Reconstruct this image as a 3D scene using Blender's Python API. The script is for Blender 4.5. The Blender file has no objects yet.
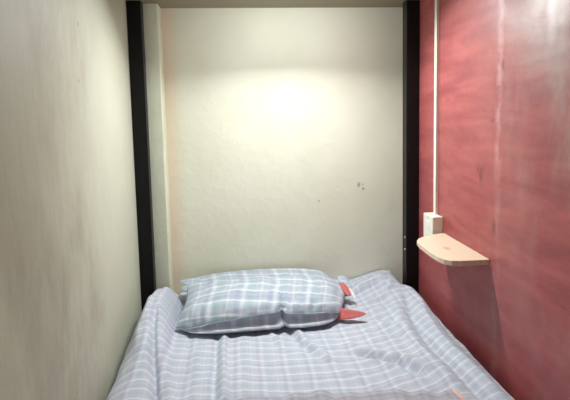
import bpy, bmesh, math, random
import numpy as np
from mathutils import Vector, Matrix, noise

scene = bpy.context.scene
COL = scene.collection
random.seed(4)

# ------------------------------------------------------------------ helpers
def tag(o, label=None, cat=None, group=None, kind=None):
    if label: o['label'] = label
    if cat: o['category'] = cat
    if group: o['group'] = group
    if kind: o['kind'] = kind
    return o

def link_mesh(name, me, mat, parent=None):
    o = bpy.data.objects.new(name, me)
    COL.objects.link(o)
    if mat: me.materials.append(mat)
    if parent: o.parent = parent
    return o

def bm_obj(name, bm, mat, parent=None, smooth=False):
    me = bpy.data.meshes.new(name)
    bm.normal_update()
    bm.to_mesh(me); bm.free()
    if smooth:
        for p in me.polygons: p.use_smooth = True
    return link_mesh(name, me, mat, parent)

def empty(name, loc, label, cat):
    o = bpy.data.objects.new(name, None)
    COL.objects.link(o); o.location = loc
    o.empty_display_size = .05
    return tag(o, label, cat)

def add_box(bm, a, b, bevel=0, seg=2):
    n0 = set(bm.verts)
    r = bmesh.ops.create_cube(bm, size=1)
    vs = r['verts']
    for v in vs:
        v.co = Vector([a[i] + (v.co[i] + .5) * (b[i] - a[i]) for i in range(3)])
    if bevel:
        es = list({e for v in vs for e in v.link_edges})
        bmesh.ops.bevel(bm, geom=es, offset=bevel, segments=seg, affect='EDGES', profile=.5)
    return bm

def box(name, a, b, mat, parent=None, bevel=0, seg=2):
    bm = bmesh.new(); add_box(bm, a, b, bevel, seg)
    o = bm_obj(name, bm, mat, parent)
    if parent: o.matrix_parent_inverse = parent.matrix_world.inverted() if False else Matrix.Translation(-parent.location)
    return o

def cyl(name, c, r, depth, axis, mat, parent=None, seg=24, bevel=0):
    bm = bmesh.new()
    bmesh.ops.create_cone(bm, cap_ends=True, segments=seg, radius1=r, radius2=r, depth=depth)
    if bevel:
        es = [e for e in bm.edges if abs(e.verts[0].co.z - e.verts[1].co.z) < 1e-6]
        bmesh.ops.bevel(bm, geom=es, offset=bevel, segments=2, affect='EDGES', profile=.5)
    rot = {'z': Matrix.Identity(3), 'y': Matrix.Rotation(math.pi/2, 3, 'X'), 'x': Matrix.Rotation(math.pi/2, 3, 'Y')}[axis]
    for v in bm.verts: v.co = rot @ v.co + Vector(c)
    o = bm_obj(name, bm, mat, parent)
    if parent: o.matrix_parent_inverse = Matrix.Translation(-parent.location)
    return o

# ------------------------------------------------------------------ node helpers
class NT:
    def __init__(s, name):
        s.m = bpy.data.materials.new(name); s.m.use_nodes = True
        s.t = s.m.node_tree; s.n = s.t.nodes
        s.b = s.n['Principled BSDF']
    def new(s, kind, **kw):
        n = s.n.new(kind)
        for k, v in kw.items(): setattr(n, k, v)
        return n
    def l(s, a, b): s.t.links.new(a, b)
    def val(s, x, inp):
        if isinstance(x, (int, float)): inp.default_value = x
        elif isinstance(x, tuple): inp.default_value = x if len(x) == len(inp.default_value) else (*x, 1)
        else: s.l(x, inp)
    def math(s, op, a, b=0, c=None, clamp=False):
        n = s.new('ShaderNodeMath', operation=op, use_clamp=clamp)
        s.val(a, n.inputs[0]); s.val(b, n.inputs[1])
        if c is not None: s.val(c, n.inputs[2])
        return n.outputs[0]
    def mix(s, f, a, b, blend='MIX'):
        n = s.new('ShaderNodeMix', data_type='RGBA', blend_type=blend)
        s.val(f, n.inputs['Factor']); s.val(a, n.inputs['A'] if False else n.inputs[6]); s.val(b, n.inputs[7])
        return n.outputs[2]
    def pos(s):
        return s.new('ShaderNodeNewGeometry').outputs['Position']
    def sep(s, v):
        n = s.new('ShaderNodeSeparateXYZ'); s.l(v, n.inputs[0]); return n.outputs
    def noise(s, vec, scale, detail=4, rough=.55, stretch=None, off=(0, 0, 0), dist=0):
        mp = s.new('ShaderNodeMapping'); s.l(vec, mp.inputs[0])
        mp.inputs['Location'].default_value = off
        if stretch: mp.inputs['Scale'].default_value = stretch
        n = s.new('ShaderNodeTexNoise'); s.l(mp.outputs[0], n.inputs['Vector'])
        n.inputs['Scale'].default_value = scale; n.inputs['Detail'].default_value = detail
        n.inputs['Roughness'].default_value = rough; n.inputs['Distortion'].default_value = dist
        return n.outputs['Fac']
    def ramp(s, f, stops, interp='LINEAR'):
        n = s.new('ShaderNodeValToRGB'); s.val(f, n.inputs[0])
        cr = n.color_ramp; cr.interpolation = interp
        while len(cr.elements) < len(stops): cr.elements.new(.5)
        for e, (p, c) in zip(cr.elements, stops):
            e.position = p
            e.color = (c, c, c, 1) if isinstance(c, (int, float)) else (*c, 1)
        return n.outputs[0]
    def mr(s, v, a, b, c=0., d=1.):
        n = s.new('ShaderNodeMapRange', interpolation_type='SMOOTHSTEP')
        s.val(v, n.inputs[0])
        for i, x in zip((1, 2, 3, 4), (a, b, c, d)): n.inputs[i].default_value = x
        return n.outputs[0]
    def bump(s, h, strength, dist=.01, prev=None):
        n = s.new('ShaderNodeBump'); s.val(h, n.inputs['Height'])
        n.inputs['Strength'].default_value = strength; n.inputs['Distance'].default_value = dist
        if prev is not None: s.l(prev, n.inputs['Normal'])
        return n.outputs[0]
    def blob(s, c, r0, r1, p=None, squash=(1, 1, 1)):
        p = p or s.pos()
        sub = s.new('ShaderNodeVectorMath', operation='SUBTRACT'); s.l(p, sub.inputs[0]); sub.inputs[1].default_value = c
        ml = s.new('ShaderNodeVectorMath', operation='MULTIPLY'); s.l(sub.outputs[0], ml.inputs[0]); ml.inputs[1].default_value = squash
        ln = s.new('ShaderNodeVectorMath', operation='LENGTH'); s.l(ml.outputs[0], ln.inputs[0])
        return s.mr(ln.outputs['Value'], r0, r1, 1., 0.)
    def done(s, col=None, rough=.6, nrm=None, spec=None):
        if col is not None: s.val(col, s.b.inputs['Base Color'])
        s.val(rough, s.b.inputs['Roughness'])
        if nrm is not None: s.l(nrm, s.b.inputs['Normal'])
        if spec is not None: s.b.inputs['Specular IOR Level'].default_value = spec
        return s.m

def plain(name, c, rough=.5, metal=0, spec=.5):
    k = NT(name); k.b.inputs['Metallic'].default_value = metal
    n = k.noise(k.pos(), 60)
    col = k.mix(k.math('MULTIPLY', n, .25), c, tuple(x * .75 for x in c))
    return k.done(col, rough, spec=spec)

# ------------------------------------------------------------------ materials
# back wall: cream painted plaster
k = NT('cream_plaster'); P = k.pos(); xs = k.sep(P)
big = k.noise(P, 3.2, 3)
col = k.mix(k.mr(big, .35, .7), (.77, .765, .645), (.72, .715, .58))
warm = k.math('MULTIPLY', k.mr(xs[0], -.40, -.33, 1., 0.), .75)
col = k.mix(warm, col, (.76, .60, .46))
for c, r, sq in [((.310, 0, .869), .008, (1.0, 1, .6)), ((.327, 0, .853), .0075, (1, 1, 1)), ((.155, 0, .812), .004, (1, 1, .7)), ((.325, 0, .87), .003, (.6, 1, 1))]:
    col = k.mix(k.math('MULTIPLY', k.blob(c, r * .3, r, P, sq), .62), col, (.20, .19, .13))
dirt = k.mr(k.noise(P, 14, 6, .7), .60, .82)
col = k.mix(k.math('MULTIPLY', dirt, .2), col, (.50, .44, .30))
tr = k.noise(P, 22, 6, .6)
tr2 = k.noise(P, 9, 3, .5, off=(3, 1, 2))
nb = k.bump(k.mr(tr, .4, .75), .26, .003)
nb = k.bump(tr2, .12, .010, nb)
crack = k.math('ABSOLUTE', k.math('SUBTRACT', xs[2], k.math('ADD', 1.035, k.math('MULTIPLY', k.noise(P, 6), .03))))
crk = k.math('MULTIPLY', k.mr(crack, 0, .0016, 1., 0.), k.mr(xs[0], -.42, -.22, .5, 0.))
col = k.mix(k.math('MULTIPLY', crk, .6), col, (.42, .36, .26))
M_BACK = k.done(col, .62, nb, .35)

# pilaster, grey-green paint
k = NT('grey_green_plaster'); P = k.pos()
col = k.mix(k.noise(P, 16, 5, .6), (.62, .64, .50), (.74, .75, .60))
M_PIL = k.done(col, .6, k.bump(k.noise(P, 30, 6, .6), .5, .005), .35)

# left wall: cream with brown-grey vertical smears
k = NT('smeared_cream_wall'); P = k.pos(); xs = k.sep(P)
st = k.noise(P, 9, 8, .72, stretch=(1, 1, .45), dist=.2)
sp = k.noise(P, 2.6, 4, .5, off=(2, 5, 1))
f = k.math('MULTIPLY', k.mr(st, .30, .75), k.mr(sp, .30, .62))
# stain mask, kept strong at the near end to paint in lamp falloff
stain_falloff = k.math('MULTIPLY', k.mr(xs[1], -1.25, -.75, .9, 1.), k.mr(xs[1], -.80, -.46, 1., .03))
f = k.math('MULTIPLY', f, stain_falloff)
base = k.mix(k.noise(P, 5, 3), (.56, .56, .455), (.49, .485, .385))
base = k.mix(k.mr(xs[1], -1.2, -.6, .70, 0.), base, (.33, .30, .21))  # base darkened towards the near end, lamp falloff put into the colour
col = k.mix(k.math('MULTIPLY', f, .85), base, (.30, .25, .19))
fine = k.mr(k.noise(P, 60, 5, .7, stretch=(1, 1, .18)), .5, .75)
col = k.mix(k.math('MULTIPLY', k.math('MULTIPLY', fine, stain_falloff), .38), col, (.36, .29, .21))
for c, r in [((-.5, -.696, 1.363), .005), ((-.5, -.715, 1.235), .004)]:
    col = k.mix(k.math('MULTIPLY', k.blob(c, r * .3, r, P, (1, 1, .6)), .7), col, (.16, .12, .09))
nb = k.bump(k.noise(P, 12, 6, .6, stretch=(1, 1, .5)), .35, .008)
M_LEFT = k.done(col, .6, nb, .35)

# right wall: red stained plywood with lacquer wear and painted-in haze
k = NT('red_stained_plywood'); P = k.pos(); xs = k.sep(P)
g = k.noise(P, 10, 6, .65, stretch=(1, .35, 1.8), dist=.4)
base = k.mix(k.mr(g, .3, .7), (.41, .098, .095), (.28, .055, .06))
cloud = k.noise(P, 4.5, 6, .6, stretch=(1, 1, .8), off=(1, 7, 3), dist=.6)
wear_haze = k.math('MULTIPLY', k.mr(cloud, .36, .66), k.mr(xs[1], -.95, -.52, 1., .05))
base = k.mix(k.math('MULTIPLY', wear_haze, k.mr(xs[2], .75, 1.25, .3, .85)), base, (.39, .25, .225))  # lacquer wear, strengthened high and near to paint in reflected haze
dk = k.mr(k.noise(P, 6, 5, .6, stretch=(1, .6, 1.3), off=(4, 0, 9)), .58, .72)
base = k.mix(k.mr(xs[2], .95, .5, 0., .30), base, (.20, .035, .045))  # lower wall darkened in the colour for the shade beside the bed
base = k.mix(k.math('MULTIPLY', dk, .35), base, (.22, .045, .055))
# filler line down the board joint
wob = k.math('MULTIPLY', k.math('SUBTRACT', k.noise(P, 5, 4), .5), .07)
jd = k.math('ABSOLUTE', k.math('ADD', k.math('ADD', xs[1], .69), wob))
jn = k.math('MULTIPLY', k.mr(jd, .002, .026, 1., 0.), k.mr(k.noise(P, 18, 5, .7), .38, .62))
base = k.mix(k.math('MULTIPLY', jn, k.mr(xs[2], .75, 1.25, .15, .55)), base, (.62, .36, .36))
jd2 = k.math('ABSOLUTE', k.math('ADD', k.math('ADD', xs[1], .90), wob))
jn2 = k.math('MULTIPLY', k.mr(jd2, .002, .02, 1., 0.), k.mr(xs[2], 1.25, 1.35, 0., 1.))
base = k.mix(k.math('MULTIPLY', jn2, .5), base, (.66, .50, .52))
# knots and dents
for c, r, sq in [((.5, -.603, .974), 0.018, (1, 1, .6)), ((.5, -.707, 1.257), 0.012, (1, 1, .6)), ((.5, -.678, .846), 0.015, (1, 1, .45)),
                 ((.5, -.672, .735), .008, (1, 1, .5)), ((.5, -.660, .757), .008, (1, 1, 1)), ((.5, -.585, .985), .006, (1, 1, .3)), ((.5, -.66, 1.12), .007, (1, 1, .7))]:
    base = k.mix(k.math('MULTIPLY', k.blob(c, r * .2, r, P, sq), .55), base, (.10, .02, .025))
fig = k.new('ShaderNodeTexWave', wave_type='BANDS', bands_direction='Z'); 
mp = k.new('ShaderNodeMapping'); k.l(P, mp.inputs[0]); mp.inputs['Scale'].default_value = (1, .35, 1.)
k.l(mp.outputs[0], fig.inputs[0]); fig.inputs['Scale'].default_value = 9; fig.inputs['Distortion'].default_value = 9; fig.inputs['Detail'].default_value = 4
base = k.mix(k.math('MULTIPLY', fig.outputs['Fac'], .09), base, (.22, .03, .045))
rg = k.mr(k.noise(P, 7, 5, .6, off=(8, 2, 1)), .35, .7, .44, .62)
nb = k.bump(k.noise(P, 26, 5, .6, stretch=(1, .5, 1.5)), .16, .004)
nb = k.bump(k.noise(P, 5, 3), .25, .012, nb)
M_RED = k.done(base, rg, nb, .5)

# ceiling board
k = NT('brown_plywood'); P = k.pos()
col = k.mix(k.noise(P, 8, 5, .6, stretch=(.2, 2, 1)), (.33, .285, .19), (.26, .22, .145))
M_CEIL = k.done(col, .6, k.bump(k.noise(P, 20), .1, .004))

M_ROOM = plain('corridor_paint', (.40, .40, .37), .7)
M_FLOOR = plain('dark_tile', (.25, .22, .20), .5)
# black enamelled steel
k = NT('black_enamel'); P = k.pos()
col = k.mix(k.mr(k.noise(P, 90, 3), .55, .75), (.004, .004, .005), (.012, .012, .012))
M_BLACK = k.done(col, .42, k.bump(k.noise(P, 45, 3), .15, .002), .25)
M_SCREW = plain('zinc', (.65, .65, .62), .35, .7)
M_PLASTIC = plain('off_white_plastic', (.80, .77, .70), .38)
M_PLASTIC2 = plain('ivory_plastic', (.80, .74, .66), .42)
M_GAP = plain('dark_grille', (.08, .08, .08), .5)

# pine
k = NT('pale_pine'); P = k.pos()
w = k.new('ShaderNodeTexWave', wave_type='BANDS', bands_direction='X')
mp = k.new('ShaderNodeMapping'); k.l(P, mp.inputs[0]); mp.inputs['Scale'].default_value = (1, .12, 1); mp.inputs['Rotation'].default_value = (0, 0, .12)
k.l(mp.outputs[0], w.inputs[0]); w.inputs['Scale'].default_value = 22; w.inputs['Distortion'].default_value = 4; w.inputs['Detail'].default_value = 3
col = k.mix(k.math('MULTIPLY', w.outputs['Fac'], .28), (.70, .56, .43), (.60, .41, .27))
col = k.mix(k.math('MULTIPLY', k.blob((.435, -.535, .757), .003, .014, P, (1, .55, 1)), .7), col, (.52, .24, .13))
M_PINE = k.done(col, .45, k.bump(w.outputs['Fac'], .06, .002))

# plaid cotton
def plaid(name, pu, pv, base, lilac, white, teal, pinky, wu=.35):
    k = NT(name)
    uv = k.new('ShaderNodeUVMap'); uv.uv_map = 'UVMap'
    s = k.sep(uv.outputs[0])
    wob = lambda o: k.math('MULTIPLY', k.math('SUBTRACT', k.noise(uv.outputs[0], 9, 3, off=(o, o, 0)), .5), .012)
    s = [k.math('ADD', s[0], wob(0)), k.math('ADD', s[1], wob(5))]
    fu = k.math('FRACT', k.math('DIVIDE', s[0], pu)); fv = k.math('FRACT', k.math('DIVIDE', s[1], pv))
    mixc = lambda a, b, f: tuple(x * (1 - f) + y * f for x, y in zip(a, b))
    lw, ll, lt = mixc(base, white, wu), mixc(base, lilac, .8), mixc(base, teal, .8)
    ru = k.ramp(fu, [(0, base), (.10, base), (.14, ll), (.24, ll), (.28, base), (.33, lw), (.40, lw), (.44, base),
                     (.52, lt), (.68, lt), (.72, base), (.78, pinky), (.80, pinky), (.84, base), (.90, lw), (.93, base)])
    rv = k.ramp(fv, [(0, white), (.045, white), (.075, base), (.18, lilac), (.26, lilac), (.29, base), (.40, teal), (.465, teal), (.50, white), (.54, white), (.57, base),
                     (.68, pinky), (.71, pinky), (.75, teal), (.86, teal), (.93, base)])
    col = k.mix(.52, ru, rv)
    # woven thread
    wt = k.noise(uv.outputs[0], 320, 2, .6)
    col = k.mix(k.mr(wt, .3, .7, 0., .16), col, tuple(x * .75 for x in base))
    wide = k.noise(uv.outputs[0], 7, 3)
    col = k.mix(k.mr(wide, .4, .7, 0., .15), col, lilac)
    nb = k.bump(k.noise(uv.outputs[0], 38, 5, .6), .35, .004)
    nb = k.bump(wt, .15, .001, nb)
    k.b.inputs['Sheen Weight'].default_value = .12
    k.b.inputs['Sheen Roughness'].default_value = .6
    return k.done(col, .85, nb, .2)

M_SHEET = plaid('plaid_sheet_cotton', .062, .072, (.48, .50, .575), (.36, .355, .475), (.74, .76, .83), (.37, .44, .505), (.48, .45, .54), .35)
M_BLANKET = plaid('plaid_lilac_cotton', .058, .05, (.38, .37, .42), (.29, .27, .34), (.52, .52, .57), (.33, .34, .39), (.42, .35, .39))
M_PCASE = plaid('plaid_pillowcase_cotton', .104, .122, (.42, .47, .53), (.31, .33, .46), (.80, .84, .89), (.29, .385, .425), (.42, .39, .50), .6)
M_PINK = plain('red_ticking', (.50, .12, .11), .8)
M_PALEPINK = plain('pale_pink_cotton', (.72, .48, .44), .8)
M_WHITECLOTH = plain('white_cloth', (.78, .76, .76), .8)
M_MATTRESS = plain('brown_mattress_cover', (.20, .13, .11), .8)
M_WOOD = plain('bed_board_wood', (.30, .20, .13), .6)

# ------------------------------------------------------------------ setting
ZC = 1.5305
def struct(name, a, b, mat, bevel=0):
    return tag(box(name, a, b, mat, bevel=bevel), kind='structure')
struct('wall_back', (-.60, 0, 0), (.60, .08, ZC), M_BACK)
struct('wall_left', (-.58, -3.2, 0), (-.5, 0, 2.45), M_LEFT)
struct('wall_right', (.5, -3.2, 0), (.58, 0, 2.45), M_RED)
struct('floor', (-.58, -3.2, -.05), (.58, .08, 0), M_FLOOR)
struct('ceiling', (-.5, -1.425, ZC), (.5, 0, ZC + .03), M_CEIL)
struct('ceiling', (-.58, -3.2, 2.4), (.58, .08, 2.45), M_ROOM)
struct('wall_upper', (-.5, 0, ZC), (.5, .08, 2.4), M_ROOM)
struct('wall_front', (-.58, -3.28, 0), (.58, -3.2, 2.45), M_ROOM)
struct('trim_1', (-.5, -.088, 0), (-.4035, 0, ZC), M_PIL, bevel=.003)

# ------------------------------------------------------------------ steel posts
def post(x0, x1, y0, y1, label, screws, sx):
    t = empty('bunk_post', ((x0 + x1) / 2, (y0 + y1) / 2, 0), label, 'post')
    bm = bmesh.new(); add_box(bm, (x0, y0, 0), (x1, y1, ZC), .0025, 3)
    o = bm_obj('tube', bm, M_BLACK, t); o.matrix_parent_inverse = Matrix.Translation(-t.location)
    box('foot_plate', (x0 - (.0 if sx < 0 else .01), y0 - .01, 0), (x1 + (.01 if sx < 0 else 0), y1, .006), M_BLACK, t)
    for (px, py, pz, ax) in screws:
        cyl('screw', (px, py, pz), .0035, .004, ax, M_SCREW, t, 12, .001)
    return t
post(-.5, -.4523, -.1331, -.0885, 'black steel bunk post at the left wall beside the grey-green pilaster', [], -1)
post(.4523, .4995, -.1331, -.088, 'black steel bunk post at the red wall beside the white cable trunking', [(.4518, -.120, .687, 'x'), (.4518, -.120, .642, 'x')], 1)

# ------------------------------------------------------------------ trunking, switch box, shelf
t = empty('cable_trunking', (.5, -.298, .8), 'white plastic cable trunking running up the red wall above the small socket box', 'cable trunking')
bm = bmesh.new(); add_box(bm, (.4905, -.3095, .806), (.5, -.291, ZC), .0008, 2)
# a slight bow, as the strip hangs on the wall
bmesh.ops.bisect_plane
o = bm_obj('cover', bm, M_PLASTIC2, t); o.matrix_parent_inverse = Matrix.Translation(-t.location)
box('base_strip', (.497, -.306, .806), (.5, -.290, ZC), M_PLASTIC2, t, .0008)

t = empty('socket_box', (.4985, -.30, .735), 'small white plastic switch box on the red wall at the wooden shelf', 'switch box')
box('back_box', (.4675, -.349, .727), (.5, -.268, .807), M_PLASTIC, t, .0012, 2)
box('face_plate', (.466, -.3485, .7275), (.4676, -.2685, .8065), M_PLASTIC, t, .0004, 1)
box('rocker_switch', (.4650, -.322, .760), (.467, -.294, .788), M_PLASTIC, t, .001)
cyl('screw', (.4655, -.308, .799), .0025, .002, 'x', M_SCREW, t, 12)
cyl('screw', (.4655, -.308, .740), .0025, .002, 'x', M_SCREW, t, 12)

t = empty('wall_shelf', (.5, -.5, .7424), 'small pale pine wooden shelf with rounded front mounted on the red wall', 'shelf')
out = [(.4995, -.357), (.462, -.368), (.425, -.386), (.396, -.412), (.384, -.434), (.378, -.470), (.3765, -.52), (.376, -.575), (.379, -.612), (.386, -.635), (.40, -.652), (.425, -.658), (.4995, -.659)]
bm = bmesh.new()
vs = [bm.verts.new((x, y, .7424)) for x, y in out]
f = bm.faces.new(vs)
r = bmesh.ops.extrude_face_region(bm, geom=[f])
for v in r['geom']:
    if isinstance(v, bmesh.types.BMVert): v.co.z = .7574
bmesh.ops.recalc_face_normals(bm, faces=bm.faces)
es = [e for e in bm.edges if abs(e.verts[0].co.z - e.verts[1].co.z) < 1e-5 and (e.verts[0].co.x < .499 or e.verts[1].co.x < .499)]
bmesh.ops.bevel(bm, geom=es, offset=.0022, segments=3, affect='EDGES', profile=.5)
o = bm_obj('board', bm, M_PINE, t); o.matrix_parent_inverse = Matrix.Translation(-t.location)
box('wall_batten', (.484, -.60, .725), (.4995, -.42, .7424), M_PINE, t, .001)

# ------------------------------------------------------------------ lamps
def area(name, loc, sx, sy, power, col, rot=(0, 0, 0), shape='RECTANGLE', spread=None):
    L = bpy.data.lights.new(name, 'AREA'); L.shape = shape; L.size = sx
    if shape == 'RECTANGLE': L.size_y = sy
    L.energy = power; L.color = col
    if spread: L.spread = spread
    o = bpy.data.objects.new(name, L); COL.objects.link(o); o.location = loc; o.rotation_euler = rot
    return o
LX, LY = .035, -.325
t = empty('ceiling_lamp', (LX, LY, ZC), 'slim strip lamp fixed under the bunk ceiling above the pillow', 'lamp')
def emis(name, c, s):
    k = NT(name); k.b.inputs['Emission Color'].default_value = (*c, 1); k.b.inputs['Emission Strength'].default_value = s
    return k.done((.8, .8, .8), .5)
M_GLOW = emis('lit_diffuser', (.93, 1, .985), 60)
box('housing', (LX - .19, LY - .016, ZC - .006), (LX + .19, LY + .016, ZC), M_PLASTIC, t, .002)
bm = bmesh.new()                                   # half-round opal cover, glowing all round
rr, hl, sg = .013, .18, 14
ra = [[bm.verts.new((LX + sx * hl, LY + rr * math.cos(math.pi * q / sg), ZC - .006 - rr * math.sin(math.pi * q / sg))) for q in range(sg + 1)] for sx in (-1, 1)]
for q in range(sg): bm.faces.new((ra[0][q], ra[0][q + 1], ra[1][q + 1], ra[1][q]))
bm.faces.new(ra[0]); bm.faces.new(ra[1][::-1]); bm.faces.new((ra[0][0], ra[1][0], ra[1][sg], ra[0][sg]))
bmesh.ops.recalc_face_normals(bm, faces=bm.faces)
o = bm_obj('diffuser', bm, M_GLOW, t); o.matrix_parent_inverse = Matrix.Translation(-t.location)

a1 = area('strip_light', (LX, LY, ZC - .0205), .36, .022, 10.0, (.94, 1, .985), rot=(math.radians(-23), 0, 0), spread=math.radians(165)); a1.parent = t; a1.matrix_parent_inverse = Matrix.Translation(-t.location)
CX, CY = .40, -1.80
t = empty('corridor_lamp', (CX, CY, 2.4), 'round ceiling lamp in the corridor in front of the bunk', 'lamp')
cyl('housing', (CX, CY, 2.385), .09, .03, 'z', M_PLASTIC, t, 32, .004)
cyl('diffuser', (CX, CY, 2.366), .07, .012, 'z', emis('corridor_diffuser', (.9, 1, .95), 4), t, 32, .003)
a2 = area('corridor_light', (CX, CY, 2.356), .10, .10, 11, (.86, 1.0, .97), shape='DISK', spread=math.radians(115)); a2.parent = t; a2.matrix_parent_inverse = Matrix.Translation(-t.location)

w = bpy.data.worlds.new('World'); scene.world = w; w.use_nodes = True
w.node_tree.nodes['Background'].inputs[0].default_value = (.5, .5, .5, 1); w.node_tree.nodes['Background'].inputs[1].default_value = .05

# ------------------------------------------------------------------ bed
t = empty('bunk_bed', (0, -.72, 0), 'wooden bunk bed platform under the mattress', 'bed frame')
box('platform_board', (-.495, -1.38, .34), (.495, -.14, .37), M_WOOD, t, .003)
for x in (-.46, .46):
    for y in (-1.33, -.20):
        box('support', (x - .03, y - .03, 0), (x + .03, y + .03, .34), M_WOOD, t, .003)
bm = bmesh.new(); add_box(bm, (-.425, -1.27, .3705), (.425, -.012, .458), .02, 4)
tag(bm_obj('mattress', bm, M_MATTRESS, smooth=True), 'thin brown mattress under the plaid sheet on the bunk', 'mattress')

def sstep(x, a, b):
    t = np.clip((x - a) / (b - a), 0, 1); return t * t * (3 - 2 * t)

def fold(X, Y, pts, amp, wid, skew=0.):
    """ridge (amp>0) or groove along a polyline; falls off at its ends"""
    pts = np.array(pts, float)
    best = np.full(X.shape, 1e9); T = np.zeros(X.shape); S = np.zeros(X.shape)
    seg = np.hypot(*(pts[1:] - pts[:-1]).T); L = seg.sum(); acc = 0
    for a, b, l in zip(pts[:-1], pts[1:], seg):
        d = (b - a) / l
        t = np.clip((X - a[0]) * d[0] + (Y - a[1]) * d[1], 0, l)
        px, py = a[0] + d[0] * t, a[1] + d[1] * t
        dist = np.hypot(X - px, Y - py)
        side = np.sign((X - px) * d[1] - (Y - py) * d[0])
        m = dist < best
        best = np.where(m, dist, best); T = np.where(m, (acc + t) / L, T); S = np.where(m, side, S)
        acc += l
    prof = np.exp(-(best / (wid * (1 + skew * S))) ** 2)
    ends = np.clip(np.minimum(T, 1 - T) * 5 + .25, 0, 1)
    return amp * prof * ends

def nz(X, Y, sx, sy, seed):
    out = np.empty(X.shape)
    for idx in np.ndindex(X.shape):
        out[idx] = noise.noise(Vector((X[idx] * sx, Y[idx] * sy, seed)))
    return out

def height(X, Y):
    Z = np.full(X.shape, .492)
    Z += .006 * sstep(Y, -.9, -.5)
    Z -= .006 * np.exp(-((Y + .43) / .03) ** 2) * np.exp(-((X + .08) / .24) ** 4)
    # gathered roll along the left wall
    w = np.exp(-((Y + .30) / .24) ** 2)
    Z += (.072 * w + .012) * np.exp(-((X + .425) / .046) ** 2) * sstep(Y, -.02, -.10)
    Z += .022 * np.exp(-((X + .395) / .04) ** 2) * np.exp(-((Y + .55) / .28) ** 2)
    Z -= .030 * np.exp(-((X + .356) / .013) ** 2) * np.exp(-((Y + .22) / .15) ** 2)
    # heap at the back right corner
    Z += .034 * np.exp(-((X - .40) / .10) ** 2 - ((Y + .05) / .14) ** 2)
    Z += .018 * np.exp(-((X - .43) / .07) ** 2 - ((Y + .24) / .16) ** 2)
    Z += .014 * np.exp(-((X - .30) / .06) ** 2 - ((Y + .12) / .06) ** 2)
    # long folds
    F = lambda p, a, w_, s=0: fold(X, Y, p, a, w_, s)
    Z += F([(-.202, -.40), (-.205, -.53), (-.199, -.76), (-.20, -.84)], .012, .013, .3)
    Z += F([(-.222, -.40), (-.226, -.53), (-.222, -.80)], -.008, .010)
    Z += F([(-.15, -.42), (-.145, -.60), (-.155, -.80)], .004, .02)
    Z += F([(.010, -.41), (.027, -.508), (.056, -.575), (.085, -.66)], .010, .012, .2)
    Z += F([(-.015, -.42), (.005, -.51), (.035, -.60)], -.007, .010)
    Z += F([(-.07, -.42), (-.05, -.50), (-.04, -.56)], .006, .010)
    Z += F([(.15, -.605), (.20, -.630), (.256, -.665), (.30, -.735)], -.013, .015)
    Z += F([(.15, -.575), (.21, -.600), (.275, -.640), (.325, -.715)], .009, .016)
    Z += F([(.17, -.64), (.22, -.665), (.26, -.71)], .006, .012)
    Z += F([(.10, -.52), (.17, -.56), (.26, -.58)], .005, .014)
    Z += F([(.09, -.66), (.13, -.72), (.16, -.77)], .004, .012)
    Z += F([(.18, -.45), (.28, -.49), (.35, -.56), (.38, -.66)], -.006, .018)
    # right-hand side folds, running towards the foot
    Z += F([(.42, -.20), (.385, -.40), (.375, -.52), (.385, -.70), (.395, -.90)], -.014, .014)
    Z += F([(.455, -.22), (.43, -.40), (.418, -.55), (.43, -.73), (.44, -.90)], .010, .014)
    Z += F([(.37, -.22), (.345, -.40), (.335, -.55), (.345, -.72), (.35, -.85)], .008, .018)
    Z += F([(.465, -.35), (.452, -.55), (.458, -.75), (.462, -.90)], -.006, .008)
    # wrinkles at the back right
    Z += F([(.245, -.16), (.31, -.12), (.39, -.075), (.44, -.03)], .010, .013)
    Z += F([(.25, -.19), (.31, -.165), (.38, -.15)], -.007, .012)
    Z += F([(.235, -.125), (.27, -.10), (.33, -.075)], -.010, .013)
    Z += F([(.26, -.26), (.31, -.24), (.37, -.19), (.40, -.12)], .008, .012)
    Z += F([(.25, -.30), (.32, -.31), (.37, -.36)], .006, .014)
    Z += F([(.35, -.05), (.37, -.11), (.36, -.20)], .006, .012)
    Z += F([(.22, -.35), (.29, -.385), (.35, -.44)], -.006, .014)
    Z += F([(.26, -.42), (.33, -.45), (.36, -.50)], .005, .012)
    # left-hand folds
    Z += F([(-.415, -.33), (-.405, -.46), (-.385, -.60), (-.36, -.74), (-.345, -.85)], -.020, .010, .3)
    Z += F([(-.392, -.30), (-.378, -.45), (-.358, -.60), (-.328, -.74), (-.31, -.88)], .008, .014)
    Z += F([(-.455, -.24), (-.44, -.34), (-.452, -.45), (-.44, -.56)], .010, .011)
    Z += F([(-.425, -.14), (-.418, -.28), (-.432, -.42)], -.008, .009)
    Z += F([(-.29, -.48), (-.275, -.62), (-.27, -.80)], .005, .018)
    Z += F([(-.31, -.40), (-.30, -.55), (-.29, -.70)], -.005, .012)
    Z += .0045 * nz(X, Y, 9, 7, 1.3) + .0030 * nz(X, Y, 24, 15, 5.1) + .0012 * nz(X, Y, 60, 30, 9.)
    # dips against the back wall left of the pillow
    Z -= .008 * np.exp(-((X + .38) / .06) ** 2) * sstep(Y, -.10, -.02)
    return Z

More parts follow.
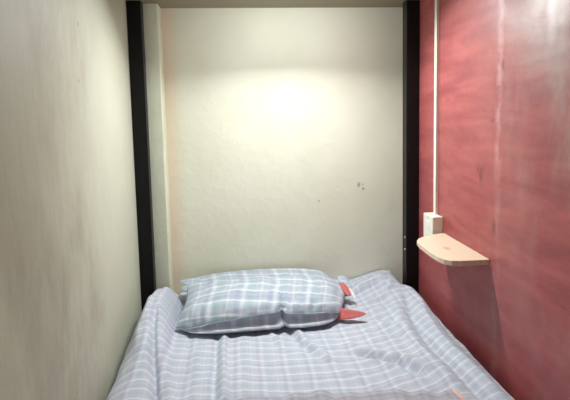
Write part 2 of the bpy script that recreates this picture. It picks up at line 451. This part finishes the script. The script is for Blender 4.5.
NU, NV = 300, 260
ys = np.linspace(-1.28, -.006, NV)
a = np.linspace(-1, 1, NU)
S = a * .62                       # arc coordinate across the bed
me = bpy.data.meshes.new('bed_sheet')
hwR = .479 - .041 * sstep(ys, -.19, -.145)
hwL = .486 - .045 * sstep(ys, -.19, -.145) - .047 * sstep(ys, -.115, -.095)
hwL += .0
X = np.zeros((NV, NU)); Y = np.zeros((NV, NU)); D = np.zeros((NV, NU))
RC = .035
for j in range(NV):
    for side, hw in ((1, hwR[j]), (-1, hwL[j])):
        m = (S * side > 0) if side > 0 else (S <= 0)
        s = np.abs(S[m]); flat = hw - RC
        ang = np.clip((s - flat) / RC, 0, math.pi / 2)
        x = np.where(s < flat, s, flat + RC * np.sin(ang))
        d = np.where(s < flat, 0, RC * (1 - np.cos(ang))) + np.maximum(0, s - flat - RC * math.pi / 2)
        X[j, m] = x * side; D[j, m] = d
    Y[j, :] = ys[j]
Z = height(X, Y)
# the drop softens: limit the overhang so it ends at the platform
D = np.minimum(D, .105)
side_w = np.clip(D / .10, 0, 1)
Zs = Z - D
# small in-out waviness on the hanging side
X += -np.sign(X) * side_w * (.010 + .008 * np.sin(Y * 55 + 1.3 * np.sin(Y * 13)))
verts = np.stack([X, Y, Zs], -1).reshape(-1, 3)
idx = np.arange(NV * NU).reshape(NV, NU)
faces = np.stack([idx[:-1, :-1], idx[:-1, 1:], idx[1:, 1:], idx[1:, :-1]], -1).reshape(-1, 4)
me.from_pydata(verts.tolist(), [], faces.tolist())
uvl = me.uv_layers.new(name='UVMap')
# cloth coordinates: the weave is pulled round towards the corners
UU = np.tile(S, (NV, 1)); VV = np.tile(ys[:, None], (1, NU))
U2 = UU + .10 * sstep(UU, .2, .6) * (VV + .5) * 1.2 - .05 * sstep(-UU, .25, .6) * (VV + .4)
V2 = VV - .085 * sstep(UU, .12, .46) + .05 * sstep(UU, .44, .62) + .035 * sstep(-UU, .15, .5) + .010 * np.sin(UU * 9 + 1) 
uvs = np.stack([U2, V2], -1).reshape(-1, 2)
li = np.empty(len(me.loops), dtype=np.int32); me.loops.foreach_get('vertex_index', li)
uvl.data.foreach_set('uv', uvs[li].astype(np.float32).ravel())
for p in me.polygons: p.use_smooth = True
sheet = link_mesh('bed_sheet', me, M_SHEET)
tag(sheet, 'rumpled pale blue and lilac plaid sheet spread over the bunk mattress', 'bed sheet')
sm = sheet.modifiers.new('Solidify', 'SOLIDIFY'); sm.thickness = .0012; sm.offset = -1

# ------------------------------------------------------------------ pillow
t = empty('pillow', (-.09, -.24, .5), 'plump teal-grey plaid pillow lying against the back wall on the plaid sheet', 'pillow')
def pillow_mesh(name, mat, N=90, M_=64):
    """closed cushion: upper and lower skins share an equator seam"""
    u = np.linspace(-1, 1, N); v = np.linspace(-1, 1, M_)
    U, V = np.meshgrid(u, v)
    U = np.sin(U * math.pi / 2) * .6 + U * .4; V = np.sin(V * math.pi / 2) * .6 + V * .4
    au, av = np.abs(U), np.abs(V)
    # plan: front edge bows out, ends bow in a little
    xl = -.352 + .018 * (1 - V ** 2) + .000 * V
    xr = .152 + .062 * (V + 1) / 2 + .016 * (1 - V ** 2)
    Xp = xl + (xr - xl) * (U + 1) / 2
    yf = -.396 - .036 * (1 - U ** 4) + .010 * np.exp(-((U - .28) / .05) ** 2)
    yb = -.060 + .035 * (1 - U ** 2) - .03 * sstep(U, .5, 1)
    Yp = yf + (yb - yf) * (V + 1) / 2
    eq_f = np.interp(U, [-1, -.85, -.5, 0, .25, .31, .8, .93, 1], [.504, .512, .535, .553, .558, .552, .545, .538, .528]) - .003 * U          # equator height at front
    eq_b = .545 + .020 * (1 - au ** 4) - .02 * sstep(U, .7, 1)
    E = eq_f + (eq_b - eq_f) * (V + 1) / 2
    E = E + np.where(au > .9, (au - .9) * .05, 0)
    pv = np.where(V < 0, (1 - av ** 4.2) ** .6, (1 - av ** 2.2) ** .6)
    prof = (1 - au ** 4) ** .5 * pv
    top = .594 - .004 * np.clip(U, 0, 1) ** 2 - .012 * (U + .05) ** 2 - .030 * sstep(V, -.2, .8)
    ZT = E + (top - E) * prof
    # puckers fanning from the front seam
    pk = np.zeros_like(U); pkf = np.zeros_like(U)
    for c, wd, am, ln in [(-.84, .03, .004, .35), (-.70, .025, .006, .3), (-.57, .03, .004, .45), (-.43, .022, .006, .3), (-.33, .03, .004, .25), (-.14, .03, .005, .35), (.02, .02, .004, .25), (.12, .03, .004, .4), (.285, .024, .014, .6), (.37, .025, .005, .5), (.50, .03, .004, .35), (.66, .025, .005, .45), (.80, .03, .004, .3)]:
        cc = c - .12 * (V + 1)
        pkf += am * .9 * np.exp(-((U - cc) / wd) ** 2) * (1 - sstep(V, -.93, -.55)) * sstep(V, -1, -.95)
        pk -= 1.2 * am * np.exp(-((U - cc) / wd) ** 2) * np.clip(1 - (V + 1) / ln, 0, 1) * sstep(V, -1, -.93)
    for c, wd, am in [(-.8, .05, .004), (-.3, .10, .003), (.55, .08, .004)]:
        pk += am * np.exp(-((V - c) / wd) ** 2) * sstep(au, .55, 1) 
    nzz = nz(U, V, 4.5, 3, 2.2) * .006 + nz(U, V, 11, 7, 8.) * .003
    ZT = ZT + (pk + nzz) * 1.5 * prof ** .3 * (prof > 0)
    flat = .5015
    wv = (1 - av ** 14) ** .7 * (1 - au ** 12) ** .7
    ZB = E + (flat - E) * wv
    crease = .018 * np.exp(-((U - .28) / .03) ** 2) * np.clip(1 - (V + 1) / .25, 0, 1)
    Yt = Yp + crease + pkf - .006 * np.exp(-((V + .88) / .08) ** 2) * (1 - au ** 8) * sstep(V, -1, -.93); Yb = Yp + crease - .034 * np.exp(-((V + .90) / .055) ** 2) * (1 - au ** 8) + .006 * np.exp(-((V + .97) / .04) ** 2) * nz(U, V, 9, 1, 4.)
    bm = bmesh.new(); uvl = bm.loops.layers.uv.new('UVMap')
    gt = [[None] * N for _ in range(M_)]; gb = [[None] * N for _ in range(M_)]
    for j in range(M_):
        for i in range(N):
            border = i in (0, N - 1) or j in (0, M_ - 1)
            gt[j][i] = bm.verts.new((Xp[j, i], Yt[j, i], ZT[j, i]))
            gb[j][i] = gt[j][i] if border else bm.verts.new((Xp[j, i], Yb[j, i], ZB[j, i]))
    cu = U * .262; cv = V * .215
    for j in range(M_ - 1):
        for i in range(N - 1):
            q = [(j, i), (j, i + 1), (j + 1, i + 1), (j + 1, i)]
            f = bm.faces.new([gt[a][b] for a, b in q]); f.smooth = True
            for lp, (a, b) in zip(f.loops, q):
                lp[uvl].uv = (cu[a, b] + .1 + .015 * cv[a, b], cv[a, b] * .95 + (ZT[a, b] - .5) * .6 + .02 * math.sin(cu[a, b] * 9))
            try:
                f = bm.faces.new([gb[a][b] for a, b in reversed(q)]); f.smooth = True
                for lp, (a, b) in zip(f.loops, reversed(q)):
                    lp[uvl].uv = (cu[a, b] + .12, -cv[a, b] + (ZB[a, b] - .5) * .9 + .03)
            except ValueError: pass
    me = bpy.data.meshes.new(name); bm.to_mesh(me); bm.free()
    o = link_mesh(name, me, mat, t); o.matrix_parent_inverse = Matrix.Translation(-t.location)
    seam = [Vector((Xp[0, i], Yp[0, i] + crease[0, i] - .0015, E[0, i])) for i in range(0, N)]
    return o, seam
case, seam = pillow_mesh('pillowcase', M_PCASE)

def tube_along(name, pts, r, mat, parent, seg=6):
    cu = bpy.data.curves.new(name, 'CURVE'); cu.dimensions = '3D'; cu.bevel_depth = r; cu.bevel_resolution = 2
    sp = cu.splines.new('POLY'); sp.points.add(len(pts) - 1)
    for p, q in zip(sp.points, pts): p.co = (*q, 1)
    ob = bpy.data.objects.new('tmp', cu); COL.objects.link(ob)
    dg = bpy.context.evaluated_depsgraph_get(); me = bpy.data.meshes.new_from_object(ob.evaluated_get(dg))
    bpy.data.objects.remove(ob); me.name = name
    me.materials.clear()
    for p in me.polygons: p.use_smooth = True
    if not me.uv_layers: me.uv_layers.new(name='UVMap')
    uvn = me.uv_layers[0]; uvn.name = 'UVMap'
    for lp in me.loops:
        c = me.vertices[lp.vertex_index].co
        uvn.data[lp.index].uv = (c.x + .1, c.y)
    o = link_mesh(name, me, mat, parent); o.matrix_parent_inverse = Matrix.Translation(-parent.location)
    return o
tube_along('seam', seam, .0012, M_PCASE, t)

def flap(name, pts, thick, mat, parent, ridge=.3):
    """small closed pointed pad through an outline of 3D points"""
    bm = bmesh.new(); uvl = bm.loops.layers.uv.new('UVMap')
    c = sum((Vector(p) for p in pts), Vector()) / len(pts)
    n = (Vector(pts[1]) - Vector(pts[0])).cross(Vector(pts[2]) - Vector(pts[0])).normalized()
    ring = [bm.verts.new(p) for p in pts]
    mid = {}
    for sgn in (1, -1):
        inner = [bm.verts.new(Vector(p).lerp(c, .35) + n * sgn * thick * .8) for p in pts]
        top = bm.verts.new(c + n * sgn * thick)
        for i in range(len(pts)):
            k2 = (i + 1) % len(pts)
            bm.faces.new((ring[i], ring[k2], inner[k2], inner[i])); bm.faces.new((inner[i], inner[k2], top))
    bmesh.ops.recalc_face_normals(bm, faces=bm.faces)
    for f in bm.faces:
        f.smooth = True
        for lp in f.loops: lp[uvl].uv = (lp.vert.co.x, lp.vert.co.y + lp.vert.co.z)
    o = bm_obj(name, bm, mat, parent, True); o.matrix_parent_inverse = Matrix.Translation(-parent.location)
    s = o.modifiers.new('Subdivision', 'SUBSURF'); s.levels = s.render_levels = 2
    return o
# red inner pillow peeping out of the open end, and frilled corners of the case
ins = flap('inner_pillow', [(.110, -.36, .535), (.155, -.375, .541), (.20, -.39, .533), (.262, -.405, .525), (.20, -.415, .513), (.160, -.41, .508), (.11, -.39, .510)], .006, M_PINK, t)
tag(ins, 'red corner of the inner pillow poking out of the open pillowcase')
i2 = flap('inner_pillow', [(.180, -.20, .560), (.205, -.20, .562), (.218, -.23, .548), (.222, -.27, .532), (.205, -.28, .528), (.190, -.24, .545)], .004, M_PINK, t)
tag(i2, 'red strip of the inner pillow at the open pillowcase end')
flap('washing_tag', [(.212, -.22, .552), (.224, -.23, .548), (.233, -.262, .530), (.232, -.280, .517), (.222, -.262, .528)], .002, M_WHITECLOTH, t)
for p, th in [([(.185, -.15, .560), (.205, -.14, .566), (.224, -.15, .563), (.236, -.17, .556), (.222, -.20, .553), (.19, -.19, .556)], .003),
          ([(-.28, -.06, .552), (-.335, -.055, .556), (-.378, -.080, .556), (-.374, -.092, .551), (-.34, -.12, .544), (-.29, -.10, .548)], .004),
          ([(-.28, -.11, .545), (-.335, -.10, .545), (-.372, -.118, .543), (-.366, -.130, .537), (-.33, -.16, .532), (-.29, -.15, .540)], .004)]:
    flap('case_corner', p, th, M_PCASE, t)

# ------------------------------------------------------------------ folded blanket at the foot
t = empty('folded_blanket', (.05, -1.0, .5), 'lilac-grey plaid cover folded flat at the foot of the bed, along the bottom edge', 'blanket')
NB, MB = 120, 50
bm = bmesh.new(); uvl = bm.loops.layers.uv.new('UVMap')
g = []
uu = np.linspace(0, 1, NB)
XB = -.20 + uu * .545
edge = -.805 - .055 * uu ** 1.5 + .004 * np.sin(uu * 21) + .003 * np.sin(uu * 47 + 1)
rows = []
for j in range(MB):
    s = j / (MB - 1)
    if s < .3:                                  # rounded rolled edge, a half circle
        an = -math.pi / 2 + math.pi * (s / .3)
        yy = np.cos(an) * .011; zz = .011 + np.sin(an) * .011
    else:
        yy = -(s - .3) * .62; zz = .022 - .004 * math.sin((s - .3) * 9)
    hh = (.25 + .75 * np.clip(uu / .35, 0, 1)) * np.clip((1 - uu) / .03, 0.1, 1) ** .5
    ycur = edge + yy
    zb = height(XB[None, :], np.clip(ycur, -1.27, -.01)[None, :])[0]
    zz2 = zb + .001 + zz * hh + .0022 * np.sin(uu * 60 + s * 8) * (s > .1) * hh
    rows.append([bm.verts.new((XB[i], ycur[i], zz2[i])) for i in range(NB)])
for j in range(MB - 1):
    for i in range(NB - 1):
        q = [(j, i), (j, i + 1), (j + 1, i + 1), (j + 1, i)]
        f = bm.faces.new([rows[a][b] for a, b in q]); f.smooth = True
        for lp, (a, b) in zip(f.loops, q): lp[uvl].uv = (XB[b], a / MB * .5)
me = bpy.data.meshes.new('cover'); bm.to_mesh(me); bm.free()
o = link_mesh('cover', me, M_BLANKET, t); o.matrix_parent_inverse = Matrix.Translation(-t.location)
o.modifiers.new('Solidify', 'SOLIDIFY').thickness = .0015
ln = flap('lining', [(.312, -.850, .512), (.320, -.834, .516), (.328, -.840, .514), (.345, -.868, .508), (.345, -.90, .504), (.328, -.90, .506), (.316, -.875, .510)], .005, M_PALEPINK, t)
tag(ln, 'pale pink lining turned out at the corner')

# ------------------------------------------------------------------ camera (principal point sits above the frame centre: a cropped photo)
cam = bpy.data.cameras.new('Camera'); co = bpy.data.objects.new('Camera', cam); COL.objects.link(co)
yaw, pitch, roll = .0947, .1006, .0221
F = Vector((math.sin(yaw) * math.cos(pitch), math.cos(yaw) * math.cos(pitch), -math.sin(pitch)))
R = Vector((math.cos(yaw), -math.sin(yaw), 0)); U = R.cross(F)
R2 = math.cos(roll) * R - math.sin(roll) * U; U2_ = math.sin(roll) * R + math.cos(roll) * U
m = Matrix.Identity(4)
for i in range(3):
    m[i][0] = R2[i]; m[i][1] = U2_[i]; m[i][2] = -F[i]
m[0][3], m[1][3], m[2][3] = -.1553, -1.9345, 1.16
co.matrix_world = m
cam.sensor_width = 36; cam.lens = 520 / 570 * 36
cam.shift_y = -(200 - 162.36) / 570
cam.clip_start = .01
scene.camera = co

scene.view_settings.view_transform = 'Standard'; scene.view_settings.look = 'None'
scene.view_settings.gamma = 1; scene.view_settings.exposure = 0
scene.view_settings.use_curve_mapping = False
scene.cycles.max_bounces = 8; scene.cycles.diffuse_bounces = 6
